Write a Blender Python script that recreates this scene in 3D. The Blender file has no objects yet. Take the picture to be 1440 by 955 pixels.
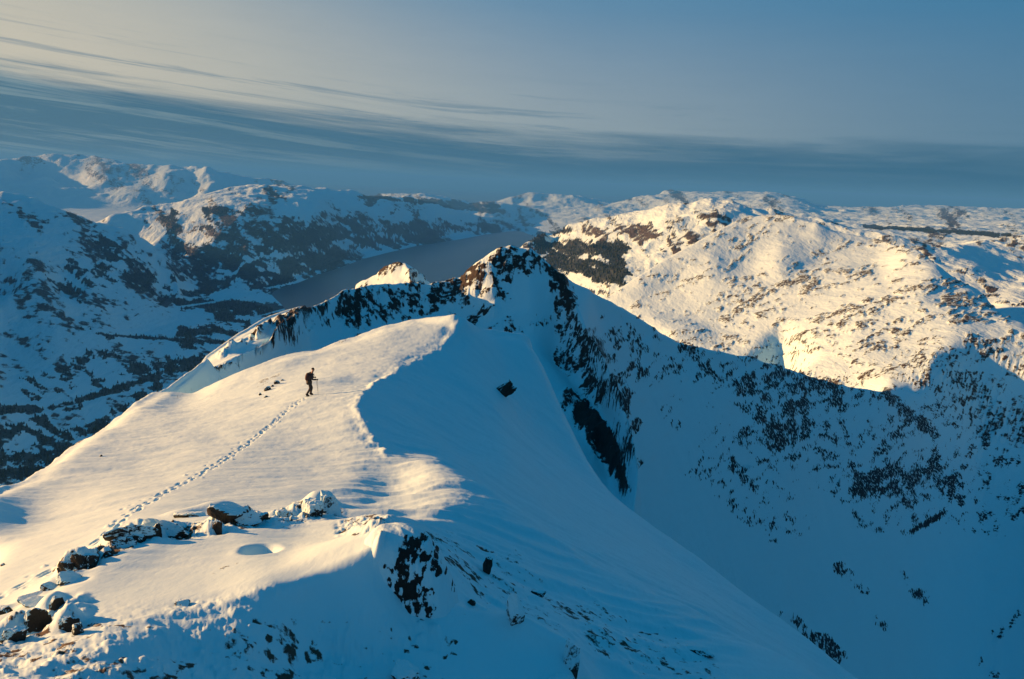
import bpy, bmesh, math, random
import numpy as np
from mathutils import Vector, Matrix
from mathutils.geometry import delaunay_2d_cdt
C = bpy.context.scene
random.seed(7)
# ---------------------------------------------------------------- camera
W0, H0, F0 = 1440.0, 955.0, 1120.0
ROLL = math.atan(0.040); PITCH = math.radians(11.1)
cr, sr, cp, sp = math.cos(ROLL), math.sin(ROLL), math.cos(PITCH), math.sin(PITCH)
right0 = Vector((1,0,0)); up0 = Vector((0,sp,cp)); fwd = Vector((0,cp,-sp))
cright = right0*cr + up0*sr; cup = -right0*sr + up0*cr
cam = bpy.data.cameras.new('camera'); camo = bpy.data.objects.new('camera', cam); C.collection.objects.link(camo)
cam.sensor_fit = 'HORIZONTAL'; cam.sensor_width = 36; cam.lens = 36*F0/W0
cam.clip_start = 0.2; cam.clip_end = 300000
m = Matrix.Identity(4)
for i in range(3): m[i][0] = cright[i]; m[i][1] = cup[i]; m[i][2] = -fwd[i]
camo.matrix_world = m
C.camera = camo
# ---------------------------------------------------------------- view, world, sun
C.view_settings.view_transform = 'Standard'; C.view_settings.look = 'None'
C.view_settings.exposure = 1.38; C.view_settings.gamma = 1.0
SUN_EL = math.radians(10.8); SUN_AZ = math.radians(-77.0)      # azimuth from +Y towards +X
sdir = Vector((math.sin(SUN_AZ)*math.cos(SUN_EL), math.cos(SUN_AZ)*math.cos(SUN_EL), math.sin(SUN_EL)))
sl = bpy.data.lights.new('sun', 'SUN'); sl.energy = 5.0; sl.angle = math.radians(0.5); sl.color = (1.0, 0.455, 0.165)
so = bpy.data.objects.new('sun', sl); C.collection.objects.link(so)
so.rotation_euler = (-sdir).to_track_quat('-Z', 'Y').to_euler()

class NT:
    def __init__(s, nt): s.nt = nt; s.n = nt.nodes; s.l = nt.links
    def new(s, t, **k):
        n = s.n.new(t)
        for a, b in k.items(): setattr(n, a, b)
        return n
    def put(s, sock, v):
        if isinstance(v, bpy.types.NodeSocket): s.l.new(v, sock)
        elif v is not None: sock.default_value = v
    def math(s, op, a, b=None, c=None, clamp=False):
        n = s.new('ShaderNodeMath', operation=op); n.use_clamp = clamp
        s.put(n.inputs[0], a)
        if b is not None: s.put(n.inputs[1], b)
        if c is not None: s.put(n.inputs[2], c)
        return n.outputs[0]
    def mix(s, f, a, b, blend='MIX'):
        n = s.new('ShaderNodeMix', data_type='RGBA', blend_type=blend)
        s.put(n.inputs[0], f); s.put(n.inputs[6], a); s.put(n.inputs[7], b)
        return n.outputs[2]
    def step(s, x, lo, hi):
        n = s.new('ShaderNodeMapRange', interpolation_type='SMOOTHSTEP')
        s.put(n.inputs[0], x); n.inputs[1].default_value = lo; n.inputs[2].default_value = hi
        return n.outputs[0]
    def noise(s, vec, scale, detail=4, rough=0.55, out=0, dist=0.0):
        n = s.new('ShaderNodeTexNoise'); s.put(n.inputs['Vector'], vec)
        n.inputs['Scale'].default_value = scale; n.inputs['Detail'].default_value = detail
        n.inputs['Roughness'].default_value = rough; n.inputs['Distortion'].default_value = dist
        return n.outputs[out]
    def mapping(s, vec, scale=(1,1,1), rot=(0,0,0)):
        n = s.new('ShaderNodeMapping'); s.put(n.inputs[0], vec)
        n.inputs['Scale'].default_value = scale; n.inputs['Rotation'].default_value = rot
        return n.outputs[0]
    def comb(s, x, y, z):
        n = s.new('ShaderNodeCombineXYZ'); s.put(n.inputs[0], x); s.put(n.inputs[1], y); s.put(n.inputs[2], z); return n.outputs[0]

wd = bpy.data.worlds.new('World'); C.world = wd; wd.use_nodes = True
w = NT(wd.node_tree); w.n.clear()
geo = w.new('ShaderNodeTexCoord').outputs['Generated']
sx = w.new('ShaderNodeSeparateXYZ'); w.l.new(geo, sx.inputs[0])
X, Y, Z = sx.outputs
az = w.math('ARCTAN2', X, Y)                       # 0 ahead, negative to the left (towards the sun)
el = w.math('ARCSINE', Z)
def ramp(x, stops):
    n = w.new('ShaderNodeValToRGB'); cr_ = n.color_ramp; cr_.interpolation = 'B_SPLINE' if len(stops) > 3 else 'LINEAR'
    while len(cr_.elements) < len(stops): cr_.elements.new(0.5)
    for e, (p, c) in zip(cr_.elements, stops): e.position = p; e.color = (*c, 1)
    w.put(n.inputs[0], x); return n.outputs[0]
SKY_WARM = [(0.0,(.50,.44,.33)), (0.10,(.46,.42,.325)), (0.20,(.30,.33,.32)), (0.36,(.05,.19,.31)), (0.6,(.002,.115,.235)), (1.0,(.0,.100,.215))]
SKY_MID = [(0.0,(.27,.31,.31)), (0.10,(.20,.26,.31)), (0.20,(.105,.205,.305)), (0.36,(.02,.165,.31)), (0.6,(.0,.122,.245)), (1.0,(.0,.100,.215))]
SKY_COOL = [(0.0,(.080,.160,.235)), (0.10,(.062,.155,.250)), (0.20,(.034,.140,.255)), (0.36,(.006,.140,.280)), (0.6,(.0,.120,.240)), (1.0,(.0,.100,.215))]
flz = w.math('MULTIPLY', w.math('SUBTRACT', w.math('SQRT', w.math('ADD', w.math('MULTIPLY', az, az), .03)), az), .5)
flz = w.math('MINIMUM', flz, .75)
dd = w.math('SUBTRACT', w.math('SUBTRACT', el, .046), w.math('MULTIPLY', flz, .088))
cv = w.comb(w.math('MULTIPLY', az, 1.6), w.math('MULTIPLY', dd, 24.0), 0.0)
n1 = w.noise(cv, 1.3, 7, 0.60, dist=0.6)
cv2 = w.comb(w.math('MULTIPLY', az, 3.0), w.math('MULTIPLY', dd, 80.0), 3.7)
n2 = w.noise(cv2, 1.0, 7, 0.66, dist=0.55)
x_ = w.math('DIVIDE', dd, .75)
sA = w.step(az, math.radians(6), math.radians(-40)); sB = w.step(az, math.radians(38), math.radians(-6))
hi = w.mix(sA, w.mix(sB, ramp(x_, SKY_COOL), ramp(x_, SKY_MID)), ramp(x_, SKY_WARM))
lo = w.mix(sA, w.mix(sB, (.008,.075,.145,1), (.024,.092,.158,1)), (.040,.108,.165,1))
lo = w.mix(w.math('MULTIPLY', w.step(el, .030, .0), w.math('MULTIPLY_ADD', sA, .35, .10)), lo, (.13,.23,.28,1))
lo = w.mix(w.math('MULTIPLY', w.step(n2, .50, .64), w.math('MULTIPLY_ADD', sA, .38, w.math('MULTIPLY', sB, .16))), lo, (.22,.29,.30,1))
t_ = w.step(w.math('ADD', dd, w.math('ADD', w.math('MULTIPLY', w.math('SUBTRACT', n1, .5), .075), w.math('MULTIPLY', w.math('SUBTRACT', n2, .5), .035))), -.020, .022)
base = w.mix(t_, lo, hi)
thin = w.math('MULTIPLY', w.step(n2, .47, .33), w.math('MULTIPLY', w.step(dd, .085, .01), w.step(dd, -.05, -.01)))
base = w.mix(w.math('MULTIPLY', thin, .55), base, (.045,.12,.19,1))
mott = w.noise(w.comb(w.math('MULTIPLY', az, 9), w.math('MULTIPLY', el, 60), 1.0), 1.0, 8, .72)
base = w.mix(1.0, base, w.comb(w.math('MULTIPLY_ADD', mott, .16, .92), w.math('MULTIPLY_ADD', mott, .12, .94), w.math('MULTIPLY_ADD', mott, .08, .96)), 'MULTIPLY')
nish = w.new('ShaderNodeTexSky', sky_type='NISHITA'); nish.sun_disc = False
nish.sun_elevation = SUN_EL; nish.sun_rotation = SUN_AZ; nish.altitude = 900
base = w.mix(0.04, base, w.mix(1.0, nish.outputs[0], (.085,.10,.12,1), 'MULTIPLY'))
bg = w.new('ShaderNodeBackground'); w.put(bg.inputs[0], base); bg.inputs[1].default_value = 0.50
wo = w.new('ShaderNodeOutputWorld'); w.l.new(bg.outputs[0], wo.inputs[0])

# ---------------------------------------------------------------- projection helpers
def ray(px, py):
    u = px-W0/2; v = H0/2-py
    u2 = u*cr - v*sr; v2 = v*cr + u*sr
    return np.array([u2, F0*cp + v2*sp, -F0*sp + v2*cp])
def azt(px, py):
    d = ray(px, py); h = math.hypot(d[0], d[1])
    return math.atan2(d[0], d[1]), -d[2]/h
def project(P):
    x, y, z = P[..., 0], P[..., 1], P[..., 2]
    a = x; b = y*sp + z*cp; d = np.maximum(y*cp - z*sp, 1e-3)
    u = a*cr + b*sr; v = -a*sr + b*cr
    return W0/2 + F0*u/d, H0/2 - F0*v/d
def pt(px, py, R, z=None):
    a, t = azt(px, py)
    return (a, math.log(R), -t*R if z is None else z)

# ---------------------------------------------------------------- noise
_rs = np.random.RandomState(11)
_tab = _rs.rand(512*512).astype(np.float32)
def vnoise(x, y, seed=0):
    xi = np.floor(x).astype(np.int64); yi = np.floor(y).astype(np.int64)
    fx = (x-xi).astype(np.float32); fy = (y-yi).astype(np.float32)
    fx = fx*fx*fx*(fx*(fx*6-15)+10); fy = fy*fy*fy*(fy*(fy*6-15)+10)
    def h(i, j): return _tab[((i*73 + seed*131) & 511)*512 + ((j + seed*57 + ((i*37) & 511)*3) & 511)]
    a = h(xi, yi); b = h(xi+1, yi); c = h(xi, yi+1); d = h(xi+1, yi+1)
    return (a*(1-fx)+b*fx)*(1-fy) + (c*(1-fx)+d*fx)*fy
def fbm(x, y, o=5, seed=0, g=0.5, ridged=False):
    s = 0; a = 1.0; t = 0.0
    for k in range(o):
        n = vnoise(x, y, seed+k)*2-1
        if ridged: n = 1-2*np.abs(n)
        s = s + a*n; t += a; a *= g
        x, y = (x*1.72+y*1.05)+5.3, (-x*1.05+y*1.72)+1.7
    return s/t
def sst(x, lo, hi):
    t = np.clip((x-lo)/(hi-lo), 0, 1); return t*t*(3-2*t)

def cover(mask, n, k=2.2, mid=0.75):
    h = (n-n.mean())/n.std()
    return np.where(mask > .03, 0.5+0.33*(h+k*(mask-mid)), -1.0)

def segmask(px, py, segs):
    m = np.zeros(px.shape, np.float32)
    for (x1, y1, x2, y2, r, s) in segs:
        box = (px > min(x1,x2)-r) & (px < max(x1,x2)+r) & (py > min(y1,y2)-r) & (py < max(y1,y2)+r)
        if not box.any(): continue
        qx = px[box]; qy = py[box]; dx, dy = x2-x1, y2-y1; L = max(dx*dx+dy*dy, 1e-6)
        t = np.clip(((qx-x1)*dx+(qy-y1)*dy)/L, 0, 1)
        d = np.hypot(qx-x1-t*dx, qy-y1-t*dy)
        m[box] = np.maximum(m[box], s*sst(1-d/r, 0, 0.9))
    return m

# ---------------------------------------------------------------- TIN height fields on a polar grid
class Field:
    def __init__(s, a0, a1, na, R0, R1, nr, pts, lines=()):
        s.a = np.linspace(a0, a1, na); s.lr = np.linspace(math.log(R0), math.log(R1), nr)
        verts = []; zs = []; idx = {}
        def add(p):
            k = (round(p[0], 5), round(p[1], 4))
            if k not in idx: idx[k] = len(verts); verts.append(Vector((p[0], p[1]*0.35))); zs.append(p[2])
            return idx[k]
        edges = []
        for ln in lines:
            q = [add(p) for p in ln]
            edges += [(q[i], q[i+1]) for i in range(len(q)-1) if q[i] != q[i+1]]
        for p in pts: add(p)
        ov, oe, of, ovi, oei, ofi = delaunay_2d_cdt(verts, edges, [], 0, 1e-7)
        Z = np.full((nr, na), np.nan)
        vz = []
        for i, v in enumerate(ov):
            if ovi[i]: vz.append(zs[ovi[i][0]])
            else:      # a crossing of two guide lines
                d = [((v-q).length, k) for k, q in enumerate(verts)]; d.sort(); (d1, k1), (d2, k2) = d[:2]
                vz.append((zs[k1]*d2+zs[k2]*d1)/(d1+d2+1e-9))
        A = s.a; B = s.lr*0.35
        for f in of:
            p = [ov[i] for i in f]; z = [vz[i] for i in f]
            for k in range(1, len(p)-1):
                a, b, c = p[0], p[k], p[k+1]; za, zb, zc = z[0], z[k], z[k+1]
                i0, i1 = np.searchsorted(A, [min(a.x,b.x,c.x)-1e-9, max(a.x,b.x,c.x)+1e-9])
                j0, j1 = np.searchsorted(B, [min(a.y,b.y,c.y)-1e-9, max(a.y,b.y,c.y)+1e-9])
                if i1 <= i0 or j1 <= j0: continue
                gx, gy = np.meshgrid(A[i0:i1], B[j0:j1])
                D = (b.y-c.y)*(a.x-c.x)+(c.x-b.x)*(a.y-c.y)
                if abs(D) < 1e-14: continue
                w0 = ((b.y-c.y)*(gx-c.x)+(c.x-b.x)*(gy-c.y))/D
                w1 = ((c.y-a.y)*(gx-c.x)+(a.x-c.x)*(gy-c.y))/D
                w2 = 1-w0-w1; ok = (w0 > -1e-7) & (w1 > -1e-7) & (w2 > -1e-7)
                sub = Z[j0:j1, i0:i1]; sub[ok] = (w0*za+w1*zb+w2*zc)[ok]
        if np.isnan(Z).any():
            print('unfilled cells', int(np.isnan(Z).sum()))
            for j in range(nr):
                r = Z[j]; g = ~np.isnan(r)
                if g.any(): Z[j] = np.interp(np.arange(na), np.where(g)[0], r[g])
                elif j: Z[j] = Z[j-1]
        s.Z = Z; s.na, s.nr = na, nr
        s.GA, s.GL = np.meshgrid(s.a, s.lr); s.GR = np.exp(s.GL)
        s.GX = s.GR*np.sin(s.GA); s.GY = s.GR*np.cos(s.GA)
    def blur(s, Z, sa, sr_):
        for ax, sg in ((1, sa), (0, sr_)):
            r = int(3*sg+1); k = np.exp(-0.5*(np.arange(-r, r+1)/sg)**2); k /= k.sum()
            pad = [(0,0),(0,0)]; pad[ax] = (r, r)
            P = np.pad(Z, pad, mode='edge')
            n = Z.shape[ax]; out = np.zeros_like(Z)
            for q in range(2*r+1):
                sl_ = [slice(None)]*2; sl_[ax] = slice(q, q+n)
                out += k[q]*P[tuple(sl_)]
            Z = out
        return Z
    def pix(s): return project(np.stack([s.GX, s.GY, s.Z], -1))
    def sharp(s, lines, rad):
        """1 on the crest lines, falling to 0 away from them; rad in pixels of angle"""
        w_ = np.zeros((s.nr, s.na)); k = F0
        for ln in lines:
            for (a1, l1, z1), (a2, l2, z2) in zip(ln[:-1], ln[1:]):
                # metric: azimuth * F, log-range * F * local slope
                t = 0.30
                x1, y1, x2, y2 = a1*k, l1*k*t, a2*k, l2*k*t
                rr = rad*3
                i0, i1 = np.searchsorted(s.a, [(min(x1,x2)-rr)/k, (max(x1,x2)+rr)/k])
                j0, j1 = np.searchsorted(s.lr, [(min(y1,y2)-rr)/(k*t), (max(y1,y2)+rr)/(k*t)])
                if i1 <= i0 or j1 <= j0: continue
                gx = s.GA[j0:j1, i0:i1]*k; gy = s.GL[j0:j1, i0:i1]*k*t
                dx, dy = x2-x1, y2-y1; L = dx*dx+dy*dy+1e-9
                u = np.clip(((gx-x1)*dx+(gy-y1)*dy)/L, 0, 1)
                d = np.hypot(gx-x1-u*dx, gy-y1-u*dy)
                w_[j0:j1, i0:i1] = np.maximum(w_[j0:j1, i0:i1], np.exp(-(d/rad)**2))
        return w_
    def height(s, x, y):
        a = math.atan2(x, y); l = math.log(math.hypot(x, y))
        fi = (a-s.a[0])/(s.a[1]-s.a[0]); fj = (l-s.lr[0])/(s.lr[1]-s.lr[0])
        i = int(min(max(fi, 0), s.na-2)); j = int(min(max(fj, 0), s.nr-2)); fi -= i; fj -= j
        Z = s.Z
        return (Z[j,i]*(1-fi)+Z[j,i+1]*fi)*(1-fj)+(Z[j+1,i]*(1-fi)+Z[j+1,i+1]*fi)*fj
    def hit(s, px, py, Rmin=0):
        a, t = azt(px, py)
        i = int(round((a-s.a[0])/(s.a[1]-s.a[0])))
        col = s.Z[:, i] + t*np.exp(s.lr)
        for j in range(1, s.nr):
            if col[j-1] < 0 <= col[j] and False: pass
            if col[j-1] < 0 and col[j] >= 0 or (col[j-1] <= 0 < col[j]):
                if math.exp(s.lr[j]) < Rmin: continue
                f = -col[j-1]/(col[j]-col[j-1]+1e-12); l = s.lr[j-1]+f*(s.lr[j]-s.lr[j-1]); R = math.exp(l)
                return Vector((R*math.sin(a), R*math.cos(a), -t*R))
        return None
    def mesh(s, name, mat, attrs, rows=(0, None), facemask=None):
        j0, j1 = rows; j1 = j1 or s.nr
        V = np.stack([s.GX, s.GY, s.Z], -1)[j0:j1]; nr, na = V.shape[:2]
        V = V.reshape(-1, 3)
        q = np.arange((nr-1)*(na-1)); j = q//(na-1); i = q % (na-1)
        a = j*na+i
        Fq = np.stack([a, a+1, a+na+1, a+na], -1)
        if facemask is not None: Fq = Fq[facemask[j0:j1-1, :na-1].reshape(-1)]
        used = np.unique(Fq); rem = np.full(len(V), -1); rem[used] = np.arange(len(used))
        Vv = V[used]; Fq = rem[Fq]
        me = bpy.data.meshes.new(name)
        me.vertices.add(len(Vv)); me.vertices.foreach_set('co', Vv.astype(np.float32).ravel())
        me.loops.add(Fq.size); me.loops.foreach_set('vertex_index', Fq.astype(np.int32).ravel())
        me.polygons.add(len(Fq)); me.polygons.foreach_set('loop_start', (np.arange(len(Fq))*4).astype(np.int32))
        me.update(calc_edges=True)
        me.polygons.foreach_set('use_smooth', np.ones(len(Fq), bool))
        for k, v in attrs.items():
            at = me.attributes.new(k, 'FLOAT', 'POINT')
            at.data.foreach_set('value', v[j0:j1].reshape(-1)[used].astype(np.float32))
        me.materials.append(mat)
        o = bpy.data.objects.new(name, me); C.collection.objects.link(o); o['kind'] = 'structure'
        return o

# ---------------------------------------------------------------- materials
def new_mat(name):
    mt = bpy.data.materials.new(name); mt.use_nodes = True
    n = NT(mt.node_tree); b = n.n['Principled BSDF']
    return mt, n, b
SNOW = (.57,.82,.88,1)
def snow_terrain(name, fine, rockcol, darkcol=(.010,.017,.013,1), bump=0.4, bumpdist=0.05, scale=1.0, rough=0.62, soft=0.10):
    """snow with bare rock where attribute 'rock' says so and wood/heath where 'wood' says so; fine = noise scale (1/m)"""
    mt, n, b = new_mat(name)
    co = n.new('ShaderNodeNewGeometry').outputs['Position']
    at = n.new('ShaderNodeAttribute', attribute_name='rock').outputs['Fac']
    wa = n.new('ShaderNodeAttribute', attribute_name='wood').outputs['Fac']
    f1 = n.noise(co, fine, 5, 0.62)
    r = n.math('ADD', at, n.math('MULTIPLY', n.math('SUBTRACT', f1, 0.5), 1.9))
    rk = n.step(r, 0.5-soft, 0.5+soft)
    f2 = n.noise(co, fine*0.8, 5, 0.65)
    wd_ = n.step(n.math('ADD', wa, n.math('MULTIPLY', n.math('SUBTRACT', f2, 0.5), 1.1)), 0.42, 0.60)
    rc = n.mix(n.noise(co, fine*0.7, 4, .6), rockcol, tuple(c*2.6 for c in rockcol[:3])+(1,))
    sn = n.mix(n.noise(co, fine*0.12, 3, .5), SNOW, (.52,.78,.85,1))
    col = n.mix(rk, sn, rc)
    col = n.mix(wd_, col, n.mix(n.noise(co, fine*.3, 4, .6), darkcol, tuple(c*2.2 for c in darkcol[:3])+(1,)))
    n.put(b.inputs['Base Color'], col)
    n.put(b.inputs['Roughness'], n.math('ADD', n.math('MULTIPLY', rk, .2), rough))
    b.inputs['Specular IOR Level'].default_value = 0.25
    bp = n.new('ShaderNodeBump'); bp.inputs['Strength'].default_value = bump; bp.inputs['Distance'].default_value = bumpdist
    wv = n.mapping(co, (1.0,.32,1.0), (0,0,.35))
    h = n.math('ADD', n.math('ADD', n.noise(wv, fine*1.1, 6, 0.6), n.math('MULTIPLY', n.noise(wv, fine*.16, 5, .6), 4.5)), n.math('MULTIPLY', n.math('MULTIPLY', f1, rk), 3.0))
    n.put(bp.inputs['Height'], h); n.l.new(bp.outputs[0], b.inputs['Normal'])
    return mt
M_near = snow_terrain('wind_blown_snow_near', 6.0, (.035,.028,.020,1), bump=0.6, bumpdist=0.012)
M_mid = snow_terrain('snow_and_crag', 0.42, (.014,.013,.012,1), bump=0.8, bumpdist=0.25)
M_hill = snow_terrain('snow_hill', 0.20, (.024,.019,.014,1), bump=0.6, bumpdist=1.6, soft=.16)
M_far = snow_terrain('far_snow_and_heath', 0.018, (.030,.030,.026,1), bump=0.8, bumpdist=14, soft=.16)
def water():
    mt, n, b = new_mat('loch_water')
    co = n.new('ShaderNodeNewGeometry').outputs['Position']
    b.inputs['Specular IOR Level'].default_value = .5; b.inputs['Base Color'].default_value = (.03,.05,.065,1); b.inputs['Roughness'].default_value = 0.16
    f = n.noise(n.mapping(co, (.0012,.0004,1), (0,0,.6)), 1.0, 5, .6)
    n.put(b.inputs['Roughness'], n.math('MULTIPLY_ADD', f, .12, .26))
    bp = n.new('ShaderNodeBump'); bp.inputs['Strength'].default_value = .08; bp.inputs['Distance'].default_value = 1
    n.put(bp.inputs['Height'], n.noise(co, .02, 4, .6)); n.l.new(bp.outputs[0], b.inputs['Normal'])
    return mt

# ================================================================ near ridge
crestA = [pt(*p) for p in [(580,445,96),(634,438,92),(653,449,91),(640,468,85.5),(624,488,79),(600,502,73),(560,520,62.5),(530,533,55),(512,548,48.5),(503,570,42.5),(508,592,38.5),(524,612,34.5),(543,633,31.5)]]
crestB = [pt(*p) for p in [(543,633,31.5),(566,645,29.5),(600,650,28),(638,658,26.7),(688,685,24),(728,715,22),(772,745,20.3),(815,783,18.8),(876,816,17.8),(960,853,17),(1027,883,16.5),(1107,920,16),(1160,948,15.6),(1260,1000,15)]]
edgeL = [pt(*p) for p in [(-160,700,24),(-60,688,26),(0,676,31),(37,671,33),(84,638,42),(144,599,55),(190,563,69),(214,549,77),(238,535,86),(264,516,97),(290,497,110)]]
lobe = [pt(*p) for p in [(290,497,110),(292,517,103),(264,540,88),(243,560,79.5),(268,551,76),(312,531,75),(355,514,76),(396,498,82),(446,489,86),(463,479,88),(495,471,91),(537,456,95),(580,445,96)]]
edgeR = [pt(*p) for p in [(653,449,91),(671,458,99),(698,457,106),(745,467,114),(768,500,108),(790,555,100),(822,620,90),(868,695,80),(930,742,75),(985,775,72),(1045,825,69),(1110,872,67),(1200,945,64),(1330,1030,60)]]
miniC = [pt(*p) for p in [(-120,985,6.6),(0,948,7.2),(70,915,7.6),(140,886,8),(230,865,8.3),(300,850,8.5),(390,815,8.95),(450,790,9.35),(500,762,9.5),(535,736,9.65),(562,748,10.2),(592,785,10.3),(620,820,10.2),(650,850,9.85),(735,868,9.4),(800,902,9.3),(806,960,8.7),(800,1010,8.1)]]
pts = []
def L(lst): return [pt(*p) for p in lst]
pts += L([(435,556,48.5),(400,600,39.5),(330,635,32),(240,688,23.5),(180,722,18.8),(110,782,14.8),(0,838,12.8),(-100,880,11.8),
          (500,640,31),(450,640,31.5),(560,690,25),(500,690,23.5),(400,690,22.8),(540,710,21),(300,600,43),(200,640,35.5),(120,665,32),(60,720,24.5),(0,760,20),(0,700,28),
          (350,560,56),(300,560,66),(200,600,46.5),(230,590,51),(202,575,58),(260,580,57.5),(240,571,67),(160,605,49),(110,640,37),(480,520,63.5),(550,490,77),(420,520,70),(600,462,90),(520,540,57.5)])
# outcrop line and lit patch in front of it
pts += L([(0,868,9.8),(40,865,9.9),(100,800,11.4),(150,760,12.9),(200,742,13.6),(260,738,13.9),(320,728,14.4),(400,722,14.9),(455,722,15),(500,735,13.5),
          (100,850,9.7),(200,810,10.7),(300,790,11),(400,765,12),(360,772,11.5),(30,910,8.4)])
# shade side of the small crest towards the camera
pts += L([(0,1000,6.2),(150,955,6.8),(300,955,7.2),(300,900,7.9),(450,900,8.7),(450,850,8.95),(450,955,8.0),(600,955,8.1),(600,900,8.7),(535,775,9.55),(515,805,9.35),(548,835,9.3),(500,835,9.2),(600,830,9.9),(620,872,9.2),(700,900,8.95),(700,955,8.35),(760,930,8.9),(560,860,9.3)])
# behind the small crest: drop to the shoulder
pts += L([(545,725,13.2),(600,735,15),(650,745,15.8),(640,790,12.5),(700,800,13.8),(690,850,11.8),(760,850,13),(780,880,12),(850,890,13),(830,930,11.5),(900,930,12.7),(950,955,12.6),(1050,980,12.6),(850,990,10.4),(700,740,18),(640,700,20.5),(760,790,16.2),(850,850,15),(960,900,14.6),(590,690,22.5)])
# bowl
pts += L([(620,560,59),(600,620,39.5),(650,635,45),(700,600,61),(700,520,87),(780,680,55),(880,760,50),(720,670,42),(800,740,38),(960,830,35),(1050,880,36),(740,560,84),(760,620,76),(820,690,64),(930,790,52),(690,480,98),(1150,950,36)])
# outside and hidden
pts += [pt(0,676,50,z=-27), pt(-160,700,50,z=-30), pt(84,638,62,z=-29), pt(144,599,78,z=-34), pt(238,536,102,z=-37), pt(312,531,92,z=-33), pt(396,498,102,z=-34), pt(495,471,112,z=-36), pt(580,445,118,z=-34), pt(634,438,112,z=-32), pt(698,457,120,z=-36), pt(745,467,126,z=-42),
        pt(790,555,114,z=-48), pt(868,695,96,z=-58), pt(985,775,90,z=-66), pt(1110,872,84,z=-72), pt(1200,945,80,z=-74), pt(1330,1030,78,z=-74)]
for ax_, zz in ((-46,-170),(-35,-150),(-25,-110),(-15,-90),(-5,-75),(0,-80),(5,-95),(12,-130),(20,-150),(30,-160),(46,-170)): pts.append((math.radians(ax_), math.log(150), zz))
pts += [(math.radians(-46), math.log(r), z) for r, z in ((2,-2.6),(4,-4.6),(7,-6.0),(11,-9),(18,-15),(35,-34),(70,-75))]
pts += [(math.radians(46), math.log(r), z) for r, z in ((2,-2.6),(4,-5),(7,-8),(11,-12),(18,-16),(35,-34),(70,-80))]
for ax_ in (-30,-10,10,30): pts += [(math.radians(ax_), math.log(2), -2.0), (math.radians(ax_), math.log(4.2), -3.3)]
NA1, NR1 = 1180, 690
pts += [pt(264,549,87), pt(292,531,101.5), pt(264,549,84.5,z=-26.5), pt(292,531,97,z=-31)]
pts += [pt(264,516,112,z=-38), pt(290,497,124,z=-38), pt(214,549,90,z=-32)]
F1 = Field(math.radians(-42), math.radians(42), NA1, 2.2, 140, NR1, pts, [crestA, crestB, edgeL, lobe, edgeR, miniC])
Zs = F1.blur(F1.Z, 15, 11); Zs = Zs+F1.blur(F1.Z-Zs, 15, 11); Zc = F1.blur(F1.Z, 2.2, 2.0)
wS = np.maximum(F1.sharp([crestA], 13), F1.sharp([edgeL[6:], lobe, edgeR[:4], miniC[9:16]], 12))
wS = np.maximum(wS, 0.35*F1.sharp([crestB, miniC], 12)); wS = np.maximum(wS, F1.sharp([edgeL, lobe], 20))
F1.Z = Zs*(1-wS)+Zc*wS
px, py = F1.pix()
x, y, R = F1.GX, F1.GY, F1.GR
ribm = segmask(px, py, [(85,805,180,757,15,1),(180,752,300,740,12,1),(300,738,362,722,15,1),(30,890,115,852,24,1),(0,905,40,880,18,.9),(395,727,480,712,16,1),(480,742,545,738,14,.9),(372,726,400,724,8,.7)])*(R > 7)*(R < 17)
# gentle wind shaping everywhere
lit = segmask(px, py, [(560,700,900,900,150,1.0),(700,760,960,900,120,1.0),(560,680,700,720,60,1)])
ang = 0.35
xr = x*math.cos(ang)+y*math.sin(ang); yr = -x*math.sin(ang)+y*math.cos(ang)
dz = 0.10*fbm(x*.18, y*.18, 4, 3)*np.minimum(R/14, 2.2)
dz += 0.026*fbm(xr*.28, yr*1.6, 5, 21, .6)*np.minimum(R/20, 1.6)
# long drifts crossing the shoulder
dz += lit*0.20*fbm(xr*.16, yr*.60, 4, 31, ridged=True)
dz += lit*0.02*fbm(xr*.9, yr*3.4, 4, 37, ridged=True)
dz += ribm*(.13*fbm(x*2.4+3, y*1.3, 5, 121, .62, True)+.05*fbm(x*7, y*5, 3, 123))
# rimed lumps on the shaded knoll below the camera
kn = segmask(px, py, [(-50,960,480,930,120,1.0),(300,900,600,900,80,.9),(250,860,330,850,25,.7),(160,880,420,830,28,.5)])*(R < 11)
l1 = fbm(x*3.2, y*3.2, 5, 41, .6)
dz += kn*(0.06*l1 + 0.06*np.maximum(fbm(x*7.5, y*7.5, 4, 45, .6), 0))
# pebbly shoulder behind the knoll
rf = fbm(x*3.1+y, y*2.2-x*.6, 5, 125, .66)
rib_rock = np.minimum(cover(ribm*.8, rf, 2.2, .98), .56)
pb = segmask(px, py, [(640,790,900,930,45,1.0),(600,770,720,800,35,.9),(820,860,1000,960,45,.9),(640,830,760,860,30,.8)])*(R > 10.5)
pn = fbm(x*1.6+9, y*2.6, 5, 51, .6)
dz += pb*0.11*np.maximum(pn, -.1)
dz += (R > 11)*0.016*fbm(xr*.9, yr*3.6, 4, 55, .6)*np.minimum(R/15, 3)
wC = F1.sharp([crestA[2:]], 9); wD = F1.sharp([crestA[2:]], 22)
dz += wC*.17*(fbm(x*.30+y*.12, y*.17, 5, 58, .62, True)-.1)+wD*.07*fbm(x*1.1, y*.9, 4, 59, .6, True)
# curled lip along the cornice and flutes beneath it
F1.Z = F1.Z+dz
rock = np.zeros_like(R)
kf = fbm(x*1.2, y*1.2, 3, 61); kf2 = fbm(x*11, y*9, 4, 63)
rock = np.maximum(rock, np.minimum(cover(kn*.85*(py > 868), kf/kf.std()*.7+kf2/kf2.std()*.8, 2.2, 1.2), .52))
rock = np.maximum(rock, pb*(0.28+.45*fbm(x*1.8+9, y*2.9, 4, 65)))
rock = np.maximum(rock, rib_rock)
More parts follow.
